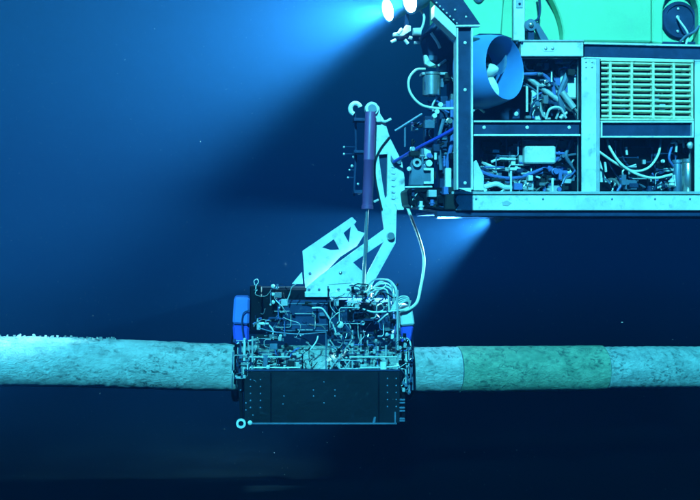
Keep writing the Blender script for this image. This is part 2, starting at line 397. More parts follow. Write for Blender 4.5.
# diagonal beam from the post top towards the lamps
plate(F, [(480.5, 24.5), (457, 24.8), (434, 2), (407, -26), (440, -26), (462, -2)], -.31, .05, 'crash_bar', 'navy', rov)
plate(F, [(456.3, 26), (456.3, 37.5), (434.5, 17), (434.5, 4.5)], -.308, .14, 'crash_bar', 'white', rov)
plate(F, [(456, 24.9), (480.5, 24.6), (480, 26.6), (456, 26.9)], -.315, .05, 'beam_lip', 'white', rov, .003)
for k in range(7): bolt(F, 436.5 + k * 3.4, 3 + k * 3.4, -.311, .009, 'alu', rov)
for x, y in ((455, 10), (466, 17), (446, -4)): bolt(F, x, y, -.311, .011, 'alu', rov)
# mid rails
channel(F, 474, 120.3, 580.5, 136.2, .0, .12, 'mid_rail', rov, True, 2.0)
for x in (484, 527, 569): bolt(F, x, 127.5, .034, .017, 'white', rov)
channel(F, 601, 121, 694, 137.8, .0, .12, 'mid_rail', rov, True, 1.8); rect(F, 601, 121, 602.6, 137.8, -.001, .12, 'rail_end', 'white', rov, .003); rect(F, 692.2, 121, 694, 137.8, -.001, .12, 'rail_end', 'white', rov, .003)
channel(F, 709, 121.5, 785, 138, .0, .12, 'mid_rail', rov, True, 1.8)
# inner walls
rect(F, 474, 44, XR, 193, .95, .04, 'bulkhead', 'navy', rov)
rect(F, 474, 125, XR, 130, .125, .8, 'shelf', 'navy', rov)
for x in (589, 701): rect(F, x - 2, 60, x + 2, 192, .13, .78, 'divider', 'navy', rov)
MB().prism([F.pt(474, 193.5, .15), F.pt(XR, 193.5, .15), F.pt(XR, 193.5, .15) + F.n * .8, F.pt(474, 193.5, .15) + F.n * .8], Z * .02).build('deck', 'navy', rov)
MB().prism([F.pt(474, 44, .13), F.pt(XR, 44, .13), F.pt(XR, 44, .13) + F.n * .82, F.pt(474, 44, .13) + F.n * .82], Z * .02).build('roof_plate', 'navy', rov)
# far side posts and rails
for x in (462, 585, 700): rect(F, x, 40, x + 13, 200, 1.45, .1, 'frame_post', 'white', rov)
rect(F, 462, 201, XR, 212, 1.45, .1, 'bottom_beam', 'white', rov)

# louvred grille
gr = rect(F, 601, 60, 694, 119.8, .10, .02, 'grille_back', 'black', rov, .002)
g0 = F.pt(601, 60, 0); zt = 61.5; sp = 5.32
for k in range(11):
    y = 61.6 + k * sp
    top = [F.pt(601.2, y + .0, .02), F.pt(693.5, y + 1.6, .02), F.pt(693.5, y + 4.2, .02), F.pt(601.2, y + 2.6, .02)]
    pr = [F.pt(601.2, y, .012), F.pt(601.2, y + 2.15, .012), F.pt(601.2, y + 3.8, .085), F.pt(601.2, y + 1.4, .085)]
    e = [F.pt(693.5, y + 1.4, .012), F.pt(693.5, y + 3.55, .012), F.pt(693.5, y + 5.2, .085), F.pt(693.5, y + 2.8, .085)]
    MB().add(pr + e, [[0, 1, 2, 3], [7, 6, 5, 4], [0, 4, 5, 1], [1, 5, 6, 2], [2, 6, 7, 3], [3, 7, 4, 0]]).build('louvre_slat', 'cream', rov, .003)
for x in (610.5, 632, 653.5, 674, 692.5):
    plate(F, [(x - 1.3, 60), (x + 1.3, 60), (x + 1.3, 120), (x - 1.3, 120)], .006, .05, 'grille_bar', 'cream', rov, .003)
sloped(600.8, 58.9, 694, 60.8, 2, 2, -.002, .06, 'grille_frame', 'cream', .003); sloped(600.8, 118.2, 694, 118.6, 2.2, 2.2, -.002, .06, 'grille_frame', 'cream', .003)
clutter(F, 604, 63, 692, 117, .088, .095, 26, 77, rov, .8, .7)

# thruster
def thruster(c, axis, r=.315, L=.34):
    prof = [(0, r * 1.0), (.03, r * 1.06), (.10, r * 1.07), (.22, r * 1.02), (L, r * .93), (L + .012, r * .91), (L, r * .885), (.22, r * .87), (.10, r * .85), (.04, r * .88), (.012, r * .94)]
    o = MB().lathe(c - axis * L * .5, axis, prof, 48, True).build('thruster_nozzle', 'nozzle', rov)
    # bell rim turned to the front
    h = MB().lathe(c - axis * .30, axis, [(0, .0001), (0, .075), (.2, .085), (.30, .075), (.36, .05), (.40, .02), (.405, .0001)], 20).build('thruster_hub', 'white', rov)
    a = axis.orthogonal().normalized(); b = axis.cross(a)
    up = (Z - axis * Z.dot(axis)).normalized(); sd = axis.cross(up)
    for k in range(3):
        an = R(180 + 120 * k - 8); d = up * math.cos(an) + sd * math.sin(an); t = axis.cross(d)
        m_ = MB(); rows = []
        for i in range(7):
            f = i / 6; rr = .06 + f * (.27 - .06); wd = (.035 + .065 * math.sin(min(1, f * 1.15) * math.pi * .62)) * (1 if f < .95 else .75); tw = R(62 - 38 * f)
            cdir = t * math.cos(tw) + axis * math.sin(tw); nd = axis * math.cos(tw) - t * math.sin(tw); p = c + axis * .01 + d * rr
            rows += [p - cdir * wd, p + nd * .010, p + cdir * wd, p - nd * .010]
        fs = [[i * 4 + j, i * 4 + (j + 1) % 4, i * 4 + 4 + (j + 1) % 4, i * 4 + 4 + j] for i in range(6) for j in range(4)] + [[0, 1, 2, 3], [24, 25, 26, 27]]
        MB().add(rows, fs, True).build('propeller_blade', 'white', rov)
    for k in range(3):
        an = R(90 + 120 * k); d = up * math.cos(an) + sd * math.sin(an)
        MB().tube([c - axis * .13 + d * .06, c - axis * .11 + d * r * .88], .016, 8).build('thruster_strut', 'nozzle', rov)
ax = (F.u * .60 - F.n * .80 + Z * .03).normalized()
thruster(F.pt(489, 71, -.01), ax)
plate(F, [(474, 36), (480, 33.5), (500, 33.8), (512, 38), (512, 39.5), (474, 39.5)], .02, .10, 'thruster_mount', 'navy', rov)

# upper equipment bay
rect(F, 532, 79, 546, 116, .28, .06, 'junction_box', 'white', rov, .012); rect(F, 561, 69, 580.5, 99, .22, .10, 'junction_box', 'white', rov, .015)
rect(F, 548, 76, 558, 96, .30, .05, 'junction_box', 'alu', rov, .01)
for x, y in ((563, 71.5), (578, 71.5), (563, 96.5), (578, 96.5)): bolt(F, x, y, .219, .010, 'greymid', rov)
tube(F, [(521, 73, .25), (572, 110, .20)], .026, 'hydraulic_pipe', 'alu', rov, 10, 1)
tube(F, [(521, 80, .30), (560, 108, .24)], .014, 'hydraulic_pipe', 'greymid', rov, 8, 1)
tube(F, [(569, 62, .22), (566, 78, .20), (560, 95, .2), (563, 112, .2)], .030, 'hose', 'greymid', rov)
tube(F, [(520, 74, .2), (532, 74, .18), (542, 74, .2), (552, 84, .2), (555, 100, .22)], .018, 'hose', 'hoseblue', rov)
tube(F, [(530, 116, .22), (533, 104, .2), (541, 98, .2), (549, 100, .2), (552, 116, .22)], .011, 'hose', 'navy', rov)
tube(F, [(546, 119, .2), (550, 109, .16), (560, 108, .16), (566, 118, .2)], .012, 'hose', 'white', rov)
tube(F, [(556, 119, .24), (562, 106, .2), (572, 110, .2), (577, 119, .24)], .012, 'hose', 'alu', rov)
tube(F, [(527, 82, .3), (527, 112, .3)], .012, 'stanchion', 'white', rov, 8, 1); tube(F, [(559.5, 66, .3), (559.5, 88, .3)], .014, 'stanchion', 'white', rov, 8, 1)
tube(F, [(559, 62, .2), (580, 63, .2)], .02, 'hydraulic_pipe', 'alu', rov, 8, 1)
for x, wd in ((525, 3), (542, 4)): rect(F, x - wd, 63, x + wd, 65.5, .4, .05, 'label_plate', 'white', rov, .003)
tube(F, [(562, 92, .15), (574, 108, .13)], .03, 'actuator', 'alu', rov, 10, 1); tube(F, [(574, 108, .13), (578, 113, .13)], .014, 'actuator_rod', 'steel', rov, 8, 1)
rect(F, 512, 109, 520, 119, .15, .1, 'valve_block', 'navy', rov); bolt(F, 516, 114, .148, .022, 'white', rov)
clutter(F, 522, 70, 580, 118, .16, .34, 28, 11, rov, 1.0, .36)

# lower equipment bay
rect(F, 525, 146, 556, 163.5, .10, .08, 'junction_box', 'white', rov, .012)
rect(F, 525, 138, 557, 145, .16, .08, 'junction_box', 'greymid', rov, .012)
tube(F, [(523.5, 138, .32), (523.5, 167, .32)], .012, 'stanchion', 'white', rov, 8, 1); tube(F, [(506.5, 138, .4), (506.5, 160, .4)], .009, 'stanchion', 'greymid', rov, 8, 1)
tube(F, [(554, 163, .3), (554, 168, .3)], .01, 'stanchion', 'white', rov, 8, 1)
for k in range(9): bolt(F, 507 + k * 1.9, 160 + k * .4, .38, .009, 'alu', rov)
rect(F, 476, 139, 503, 165, .55, .2, 'electronics_pod', 'navy', rov, .03)
tube(F, [(474.5, 165, .15), (482, 172, .12), (498, 177, .12), (515, 178, .14), (535, 172, .16), (556, 160, .2), (562, 150, .25)], .017, 'hose', 'hoseblue', rov)
tube(F, [(474.5, 170, .18), (488, 177, .16), (510, 182, .16), (530, 176, .2), (548, 172, .2), (577, 176, .25)], .013, 'hose', 'hoseblue', rov)
tube(F, [(486, 168, .25), (505, 170, .2), (525, 174, .2), (545, 168, .2), (560, 166, .22)], .013, 'hose', 'alu', rov)
tube(F, [(484, 163, .3), (498, 168, .25), (520, 168, .25), (540, 178, .2), (565, 180, .25)], .011, 'hose', 'white', rov)
tube(F, [(470, 116, -.03), (473, 111, .02), (478, 108, .1), (484, 112, .2)], .012, 'hose', 'white', rov)
tube(F, [(484, 187, .10), (496, 184, .08), (504, 187, .08), (511, 187.5, .1)], .024, 'hydraulic_pipe', 'white', rov)
canister(F, 548, 170, 190, .3, .06, 'pump', 'navy', rov)
MB().lathe(F.pt(516, 186, .25), F.u, [(0, .0001), (0, .045), (.3, .045), (.3, .0001)], 16).build('accumulator', 'navy', rov)
tube(F, [(511, 171, .08), (511, 193, .08)], .010, 'stanchion', 'white', rov, 8, 1); tube(F, [(552.5, 178, .08), (552.5, 193, .08)], .012, 'stanchion', 'white', rov, 8, 1)
tube(F, [(572, 140, .2), (566, 155, .18), (572, 166, .18), (578, 172, .2)], .018, 'hose', 'greymid', rov)
clutter(F, 478, 160, 579, 192, .12, .35, 76, 12, rov, 1.0, .36)
clutter(F, 555, 138, 579, 180, .16, .5, 24, 13, rov, 1.0, .4)

# right bay: round drum, looped hoses, canisters
MB().lathe(F.pt(648, 146, .46), -F.n, [(0, .0001), (0, .44), (.2, .44), (.22, .42), (.22, .35), (.2, .34), (.2, .12), (.25, .11), (.25, .0001)], 48).build('cable_drum', 'black', rov)
for q, rr in ((.235, .445), (.24, .30)): MB().lathe(F.pt(648, 146, q + .02), -F.n, [(0, rr - .018), (0, rr), (.03, rr), (.03, rr - .018)], 48, True).build('drum_rim', 'navy', rov)
plate(F, [(600.5, 160), (605, 176), (614, 190), (620, 194), (600.5, 194)], .30, .05, 'gusset', 'white', rov)
tube(F, [(606.5, 138, .12), (611, 150, .09), (622, 165, .07), (638, 174.5, .06), (655, 178, .06), (672, 174.5, .09)], .013, 'hose', 'hosewhite', rov, 8, 8)
tube(F, [(661, 139, .14), (658, 155, .12), (648, 168, .10), (633, 171, .10), (617, 164, .10), (598, 151, .10)], .012, 'hose', 'hosewhite', rov, 8, 8)
canister(F, 687.5, 159, 193, .14, .062, 'canister', 'steel', rov); canister(F, 677, 160, 193, .2, .045, 'canister', 'greymid', rov)
bolt(F, 690, 145.5, .05, .035, 'alu', rov)
tube(F, [(671, 143, .1), (676, 143, .1), (676, 152, .12)], .012, 'hose', 'white', rov, 8, 3); tube(F, [(672, 146, .12), (669, 158, .1), (673, 166, .12)], .012, 'hose', 'hoseblue', rov)
for x, y0, y1 in ((605, 162, 172), (626, 147, 155), (674, 175, 186), (683, 140, 148)): tube(F, [(x, y0, .16), (x + 1, y1, .16)], .012, 'fitting', 'white', rov, 8, 1)
clutter(F, 604, 180, 672, 193, .13, .34, 44, 14, rov, 1.0, .36)
clutter(F, 606, 140, 684, 180, .20, .24, 14, 15, rov, .7, .3); clutter(F, 478, 140, 522, 166, .3, .5, 18, 17, rov, .8, .3); clutter(F, 524, 60, 578, 76, .14, .3, 14, 18, rov, .7, .45); clutter(F, 478, 178, 576, 192, .11, .2, 40, 19, rov, .7, .5)
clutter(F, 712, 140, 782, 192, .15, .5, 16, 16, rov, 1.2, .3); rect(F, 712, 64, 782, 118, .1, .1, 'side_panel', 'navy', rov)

plumb(F, 523, 60, 580, 118, .14, .30, 6, 51, rov, .008); plumb(F, 476, 140, 579, 192, .12, .34, 10, 52, rov, .008, .5); plumb(F, 603, 140, 690, 192, .14, .22, 8, 53, rov, .007, .45)
for x0, y0, x1, y1 in ((580.6, 58, 581.4, 194), (598.2, 58, 598.9, 194), (456, 194.3, XR, 195.0), (456, 210.4, XR, 211.2), (521, 56.5, 581, 57.2), (693.8, 60, 694.5, 194), (474, 136.2, 580, 137), (474, 119.6, 580, 120.3), (601, 137.8, 693, 138.5), (521, 41.6, 583, 42)):
    rect(F, x0, y0, x1, y1, -.003, .05, 'dark_edge_line', 'black', rov, 0)  # dark outlines along the frame edges, added as thin black strips
# front gear: camera canister, manipulator, lamps
canister(F, 431.5, 73, 96, .25, .085, 'camera_housing', 'steel', rov)
rect(F, 422, 72, 448, 75, .2, .12, 'camera_bracket', 'alu', rov); rect(F, 438, 64, 447, 71, .25, .08, 'camera_bracket', 'greymid', rov)
plate(F, [(424, 55), (427, 55), (430, 61), (436, 65), (430, 67), (425, 64)], .2, .05, 'lamp_bracket', 'white', rov)
tube(F, [(438, 66, .2), (446, 60, .2)], .012, 'strut', 'white', rov, 8, 1)
tube(F, [(425, 69, .2), (416, 70, .15), (409, 79, .12), (410, 92, .12), (420, 104, .12), (434, 108, .1), (452, 108.5, .05), (457, 108.5, .0)], .012, 'hose', 'hosewhite', rov, 8, 6)
for x, y in ((436.5, 112), (440, 105), (434, 116)): MB().lathe(F.pt(x, y, .1), -F.n, [(0, .0001), (0, .022), (.03, .022), (.03, .0001)], 12).build('connector', 'white', rov)
for x, y0, y1, wd, m_, v in ((425, 116, 190, 9, 'navy', .35), (440, 96, 190, 8, 'navy', .3), (449, 60, 190, 5, 'navy', .4), (418, 150, 192, 5, 'navy', .4)):
    rect(F, x, y0, x + wd, y1, v, .1, 'mast', m_, rov)
for k in range(5): rect(F, 441, 104 + 17 * k, 447, 106 + 17 * k, .285, .02, 'clamp', 'greymid', rov, .003)
tube(F, [(452, 100, .2), (452, 140, .18), (447, 165, .2), (450, 188, .2)], .02, 'hose', 'hoseblue', rov); tube(F, [(444, 118, .2), (439, 140, .2), (441, 170, .2)], .018, 'hose', 'greymid', rov)
plate(F, [(424, 145), (434.5, 154), (434.5, 158), (424, 159)], .30, .03, 'gusset', 'white', rov)
# gripper claw
plate(F, [(409.5, 186), (411, 164), (413, 159), (417, 157.5), (421, 160), (422, 165), (425, 165), (425, 160), (429, 161), (432, 168), (432, 186)], .1, .07, 'gripper_body', 'greymid', rov, .012)
MB().lathe(F.pt(416.5, 163, .09), -F.n, [(0, .02), (0, .04), (.03, .04), (.03, .02)], 16).build('gripper_eye', 'alu', rov); MB().lathe(F.pt(428.5, 163.5, .09), -F.n, [(0, .0001), (0, .03), (.03, .03), (.03, .0001)], 14).build('gripper_pin', 'white', rov)
plate(F, [(424, 168), (434, 168), (434, 184), (424, 184), (424, 181.5), (431, 181.5), (431, 170.5), (424, 170.5)], .06, .03, 'gripper_bracket', 'white', rov, .003)
tube(F, [(405, 187.3, .02), (432, 186.8, .05)], .009, 'strut', 'white', rov, 8, 1)
bolt(F, 409, 169, .08, .022, 'white', rov)
rect(F, 445.5, 168, 451.5, 191, .05, .05, 'guard_plate', 'white', rov); rect(F, 434.5, 145, 437, 160, .15, .03, 'guard_plate', 'white', rov)
plate(F, [(407, 190), (412, 187.5), (450, 187.5), (456, 195), (456, 212), (440, 211), (409, 206)], .12, .35, 'manipulator_base', 'black', rov, .015)
plate(F, [(446, 194), (460, 194), (455, 200), (460, 205), (456, 210), (445, 210)], -.005, .1, 'bumper', 'rubber', rov, .01)
clutter(F, 412, 190, 452, 207, .06, .13, 18, 21, rov, .8, .2); clutter(F, 412, 118, 455, 186, .12, .3, 40, 22, rov, .8, .12); clutter(F, 424, 58, 455, 112, .2, .4, 16, 23, rov, .9, .25)
tube(F, [(395, 131, .1), (422, 114, .1)], .012, 'strut', 'greymid', rov, 8, 1); tube(F, [(405, 125, .12), (405, 147, .12)], .010, 'strut', 'greymid', rov, 8, 1)
plate(F, [(437, 18), (444, 22), (455, 42), (455, 62), (430, 58), (425, 35)], .30, .25, 'lamp_boom', 'navy', rov, .01)
tube(F, [(431, 33, .2), (437, 42, .2), (440, 48, .22)], .014, 'hose', 'white', rov); tube(F, [(420, 40, .3), (432, 30, .3), (440, 20, .3)], .02, 'hose', 'navy', rov)

def lamp(px, py, v, aim, energy, size, blend, r=.075, strength=60):
    p = F.pt(px, py, v); aim = Vector(aim).normalized()
    h = MB().lathe(p, aim, [(-.19, .0001), (-.19, r * .45), (-.15, r * .7), (-.05, r * .95), (0, r * 1.05), (.015, r * 1.05), (.015, r * .9), (.005, r * .88)], 20).build('floodlight', 'greymid', rov)
    MB().lathe(p + aim * .006, aim, [(0, .0001), (0.0, r * .86)], 20).build('lamp_lens', 'lens', h)
    ld = bpy.data.lights.new('floodlight_beam', 'SPOT'); ld.energy = energy; ld.spot_size = R(size); ld.spot_blend = blend; ld.shadow_soft_size = .06; ld.color = (.60, .95, 1.0)
    lo = bpy.data.objects.new('floodlight_beam', ld); COL.objects.link(lo); lo.parent = rov; lo.location = p + aim * .06 - wloc(rov)
    lo.rotation_euler = aim.to_track_quat('-Z', 'Y').to_euler()
    return h
lm = bpy.data.materials.new('lens'); lm.use_nodes = True; M['lens'] = lm
em = lm.node_tree.nodes.new('ShaderNodeEmission'); em.inputs[0].default_value = (.85, .97, 1, 1); em.inputs[1].default_value = 60
lm.node_tree.links.new(em.outputs[0], lm.node_tree.nodes['Material Output'].inputs['Surface'])
lamp(411, 1, .35, (-1, -.55, -.32), 3500, 66, .85, .12)
lamp(389, 10, .80, (-1, -.45, -.33), 3800, 66, .85, .12)
tube(F, [(424, -2, .62), (408, 2, .85), (402, 6, .92), (396, 8, .88)], .02, 'lamp_bar', 'navy', rov)
tube(F, [(446, -14, .46), (430, -6, .46), (424, -2, .45), (420, 0, .44)], .02, 'lamp_bar', 'navy', rov)
lamp(496, 218, .95, (-1, .34, -.40), 4200, 76, .75, .05)
# lit brackets under the lamps
plate(F, [(393, 33), (402, 32), (406, 25), (411, 26), (411, 31), (403, 36), (393, 36)], .40, .04, 'lamp_bracket', 'white', rov)
MB().lathe(F.pt(417, 32, .42), F.u, [(-.04, .0001), (-.04, .035), (.035, .04), (.035, .0001)], 14).build('lamp_connector', 'white', rov)
for a, b in (((391, 42.5), (396, 40)), ((404.5, 40), (408, 44)), ((414, 43), (420, 43)), ((409, 37.5), (412, 38.5)), ((402, 29), (398, 34))): tube(F, [(*a, .4), (*b, .4)], .016, 'fitting', 'white', rov, 8, 1)
rect(F, 398, 36, 424, 40, .46, .05, 'lamp_rail', 'navy', rov); rect(F, 405, 14, 409, 38, .5, .05, 'lamp_rail', 'navy', rov)
tube(F, [(416, 6, .45), (424, 16, .4), (422, 28, .4), (418, 33, .42)], .012, 'hose', 'white', rov)

# ------------------------------------------------------------------ clamp-on tool
T = Frame(6.0, (-0.3, -0.55, 0))         # near face of the tool frame
tool = empty('pipe_inspection_tool', T.pt(322, 424, .5), 'black panelled tool frame clamped round the pipe, with white hinged arm rising from it', 'inspection tool')
# black skirt with two rows of screws
sk = rect(T, 244, 371, 400, 423, .0, .03, 'skirt_panel', 'skirt', tool); rect(T, 244, 371, 400, 423, 1.05, .03, 'skirt_panel', 'skirt', tool)
MB().prism([T.pt(238, 373, .03), T.pt(238, 373, .03) + T.n * 1.0, T.pt(240, 420, .03) + T.n * 1.0, T.pt(240, 420, .03)], T.u * .03).build('end_panel', 'black', tool)
MB().prism([T.pt(402, 395, .03), T.pt(402, 395, .03) + T.n * 1.0, T.pt(402, 420, .03) + T.n * 1.0, T.pt(402, 420, .03)], T.u * .03).build('end_panel', 'black', tool)
rg = random.Random(4)
for x in (250.5, 260.5): [bolt(T, x, 379.5 + k * 7, -.001, .008, 'greymid', tool) for k in range(5)]
for x, y in ((246, 403), (246, 410), (253, 415), (240.5, 390), (284, 396), (283, 404), (313.5, 390), (313.5, 396), (324, 382), (324, 403), (335, 390), (335, 396)): bolt(T, x, y, -.001, .0075, 'greymid', tool)
for x in (387.5, 396.2): [bolt(T, x, 378.5 + k * 7, -.001, .008, 'greymid', tool) for k in range(5)]
rect(T, 248, 422.8, 397, 424.4, -.02, .04, 'bottom_rail', 'greymid', tool, .003)
MB().lathe(T.pt(241, 423, -.03), -T.n, [(0, .025), (0, .045), (.03, .045), (.03, .025)], 18, True).build('ring_bolt', 'white', tool)
bolt(T, 250, 422.5, -.02, .022, 'white', tool)
plate(T, [(372, 424.5), (374, 417), (376, 417), (375, 424.5)], -.01, .03, 'tie_strut', 'greymid', tool, .002); rect(T, 394.5, 412, 396, 424, -.02, .03, 'tie_strut', 'greymid', tool, .002)
for y in (399, 402, 407, 410, 418, 420): rect(T, 399.5, y, 405, y + 1.6, .0, .05, 'step', 'greymid', tool, .002)
# upper housings
rect(T, 254, 288, 330, 322, .35, .55, 'tool_housing', 'black', tool, .02); rect(T, 283, 300, 328, 333, .27, .10, 'tool_housing', 'navy', tool, .02)
rect(T, 331, 300, 392, 340, .45, .4, 'manifold', 'navy', tool, .02); rect(T, 349, 303, 376, 322, .25, .2, 'manifold', 'black', tool, .02)
rect(T, 250, 286, 262, 330, .28, .2, 'tool_housing', 'black', tool, .01)
for y in (303, 324, 330): rect(T, 283, y, 328, y + 1.3, .262, .015, 'housing_rib', 'greymid', tool, .002)
rect(T, 281, 299, 288, 306, .25, .04, 'latch', 'alu', tool)
for x in (244, 400): rect(T, x, 325, x + 4, 372, .9, .05, 'frame_post', 'alu', tool)
rect(T, 244, 330, 402, 334, .95, .05, 'frame_rail', 'greymid', tool)
# tubular frame
def tt(pts, r, name='frame_tube', m='alu', sp=1, seg=8): return tube(T, pts, r * .6, name, m, tool, seg, sp)
tt([(397.5, 290, .05), (397.5, 371, .05)], .018); tt([(252.5, 336, .02), (252.5, 370, .02)], .016)
tt([(243, 342, .05), (253, 340, .03)], .014); tt([(249, 357, .02), (290, 357, .04)], .013); tt([(250, 367.5, .02), (300, 367.5, .02)], .012); tt([(350, 357, .03), (397, 357, .03)], .016)
tt([(360, 368, .02), (397, 366, .03), (401, 358, .03)], .016, sp=4); tt([(352.5, 330, .1), (352.5, 372, .05)], .014); tt([(361, 334, .1), (361, 352, .1)], .012); tt([(367.5, 340, .1), (367.5, 355, .1)], .012); tt([(386, 345, .08), (386, 368, .05)], .014)
tt([(259, 328, .1), (275, 332, .05), (300, 334, .05), (326, 332, .06)], .010, 'hose', 'greymid', 5)
rect(T, 380.5, 362, 386.5, 370, .0, .05, 'clamp', 'white', tool); rect(T, 263, 355, 268, 369, .02, .04, 'clamp', 'greymid', tool); bolt(T, 268, 367, .0, .02, 'white', tool)
# lattice of crossed braces
for a, b in (((330, 340), (352, 372)), ((352, 340), (328, 372)), ((330, 356), (342, 372)), ((340, 336), (352, 352)), ((345, 368), (356, 352))): tt([(*a, .06), (*b, .08)], .011, 'brace', 'alu')
tt([(326, 332, .05), (326, 371, .05)], .010, 'brace', 'greymid')
# handle on the housing
tt([(312, 308, .2), (321, 308, .18), (326, 313, .18), (334, 327, .2), (337, 336, .2)], .014, 'handle', 'white', 4); bolt(T, 340, 324.5, .1, .035, 'white', tool)
tt([(310, 350, .05), (316, 342, .05), (318, 336, .08)], .012, 'hose', 'white', 4)
# end rollers and guides against the pipe
for x, y0, y1, r, m_ in ((236, 344, 384, .022, 'black'), (240.5, 341, 380, .020, 'navy'), (244.8, 338, 378, .022, 'white'), (249.5, 345, 376, .014, 'alu'), (233, 352, 388, .012, 'greymid')):
    tt([(x, y0, .02), (x - 1, y1, .05)], r, 'guide_roller', m_)
for x, y0, y1, r, m_ in ((402.5, 345, 390, .022, 'black'), (406, 340, 386, .016, 'white'), (409.2, 344, 392, .018, 'navy'), (412, 350, 390, .012, 'greymid')):
    tt([(x, y0, .05), (x + .8, y1, .06)], r, 'guide_roller', m_)
tt([(400, 338, .05), (406, 338, .05), (410, 342, .05), (411, 352, .05)], .014, 'guide_arm', 'white', 4); tt([(236, 350, .04), (238, 343, .04), (246, 342, .04)], .014, 'guide_arm', 'white', 4)
for x in (236, 406):
    c0 = T.pt(x, 367.5, .55); rr = .3
    pts = [c0 + T.n * math.cos(R(a)) * rr + Z * math.sin(R(a)) * rr for a in range(-70, 251, 16)]
    MB().tube(pts, .045, 10, 2).build('clamp_ring', 'black', tool)
# blue float blocks at the two ends
def block(poly, v, th, m, bev=.02): return plate(T, poly, v, th, 'float_block', m, tool, bev)
block([(234, 297.5), (250, 297.5), (249, 325), (232.5, 324)], .2, .5, 'blue'); block([(232.5, 325), (249, 326), (249, 343), (234, 344)], .22, .46, 'royal')
block([(400, 306), (412, 305.5), (415, 325), (401, 326)], .15, .5, 'white', .015); block([(401, 327), (414, 326), (411, 342), (402, 343)], .17, .46, 'royal', .015)
# hose bundle
for k, (a, b, cc, r) in enumerate((((371, 292), (388, 280), (397, 300), .020), ((367, 297), (385, 283), (394, 297), .016), ((372, 300), (388, 287), (398, 312), .016), ((366, 290), (379, 279), (392, 286), .014), ((375, 298), (384, 292), (390, 300), .014), ((362, 300), (376, 288), (388, 294), .013))):
    tt([(*a, .2), ((a[0] + b[0]) / 2 - 1, (a[1] + b[1]) / 2 - 3, .17), (*b, .14), ((b[0] + cc[0]) / 2 + 3, (b[1] + cc[1]) / 2 - 2, .12), (*cc, .1), (cc[0] + 1, cc[1] + 16, .12)], r, 'hose', ('white', 'alu', 'white', 'alu', 'greymid', 'hosewhite')[k], 5)
for k in range(5): tt([(392 - k, 312 + k, .12), (398, 307 - k * 2.2, .08), (404 + k, 302 - k * 1.2, .06), (411 - k * .4, 301 + k * 1.6, .1)], .010, 'hose', 'white' if k % 2 else 'hosewhite', 5)
tt([(360, 308, .15), (374, 312, .1), (392, 311, .08), (404, 310, .08)], .013, 'hose', 'white', 5)
tt([(378, 322, .12), (386, 315, .1), (392, 312, .1)], .014, 'hose', 'alu', 4)
clutter(T, 348, 286, 394, 306, .16, .3, 34, 31, tool, .55, .5); clutter(T, 350, 306, 392, 350, .2, .42, 44, 32, tool, .6, .35)
clutter(T, 254, 318, 282, 340, .1, .3, 20, 33, tool, .7, .45); clutter(T, 272, 284, 284, 312, .28, .34, 9, 34, tool, .6, .6); clutter(T, 254, 345, 300, 366, .06, .14, 12, 35, tool, .7, .4)
clutter(T, 328, 340, 352, 366, .1, .2, 14, 36, tool, .7, .45); clutter(T, 385, 318, 400, 350, .1, .25, 12, 37, tool, .7, .4); clutter(T, 286, 302, 328, 330, .255, .27, 9, 38, tool, .6, .25)
tt([(255, 285, .2), (254, 281, .2), (257, 279, .2), (258.5, 282, .2), (256, 286, .2), (256, 291, .2)], .007, 'shackle', 'white', 3, 6)
tt([(249, 310, .18), (243, 314, .17), (242, 326, .17), (244, 340, .15)], .010, 'hose', 'navy', 5)
for y in (286, 294, 302): bolt(T, 273, y, .27, .02, 'white', tool)

plumb(T, 254, 285, 330, 340, .20, .26, 5, 61, tool, .004, .35); plumb(T, 330, 296, 398, 350, .10, .20, 10, 62, tool, .0045, .4); plumb(T, 246, 338, 330, 370, .03, .12, 10, 63, tool, .0045, .4); plumb(T, 330, 338, 400, 371, .03, .10, 12, 64, tool, .0045, .4)
plumb(T, 230, 338, 252, 384, .0, .05, 10, 65, tool, .006, .6); plumb(T, 399, 330, 412, 395, .0, .05, 12, 66, tool, .006, .6)
rg = random.Random(71)
for x0, y0, x1, y1, v0, v1, n in ((254, 284, 300, 345, .08, .25, 22), (330, 284, 398, 350, .06, .2, 44), (300, 320, 350, 370, .04, .12, 16), (232, 338, 256, 384, -.01, .05, 10), (396, 330, 413, 394, -.01, .05, 14)):
    for k in range(n):
        v = rg.uniform(v0, v1); x, y = rg.uniform(x0, x1), rg.uniform(y0, y1); q = [(x, y, v)]; dx, dy = rg.uniform(-5, 5), rg.uniform(-5, 5)
        for j in range(rg.choice((2, 3, 4))):
            dx = dx * .6 + rg.uniform(-6, 6); dy = dy * .6 + rg.uniform(-5, 6); x = min(max(x + dx, x0), x1); y = min(max(y + dy, y0), y1); q.append((x, y, v + rg.uniform(-.03, .03)))
        tube(T, q, rg.choice((.003, .004, .006)), 'cable', rg.choice(('steel', 'alu', 'white', 'greymid', 'black', 'black', 'navy')), tool, 5, 4)
rect(T, 244, 369.6, 400, 371, -.012, .05, 'skirt_lip', 'navy', tool, .002)
for x in (270, 378): rect(T, x, 372, x + 1.6, 422, -.01, .012, 'stiffener', 'black', tool, .002)
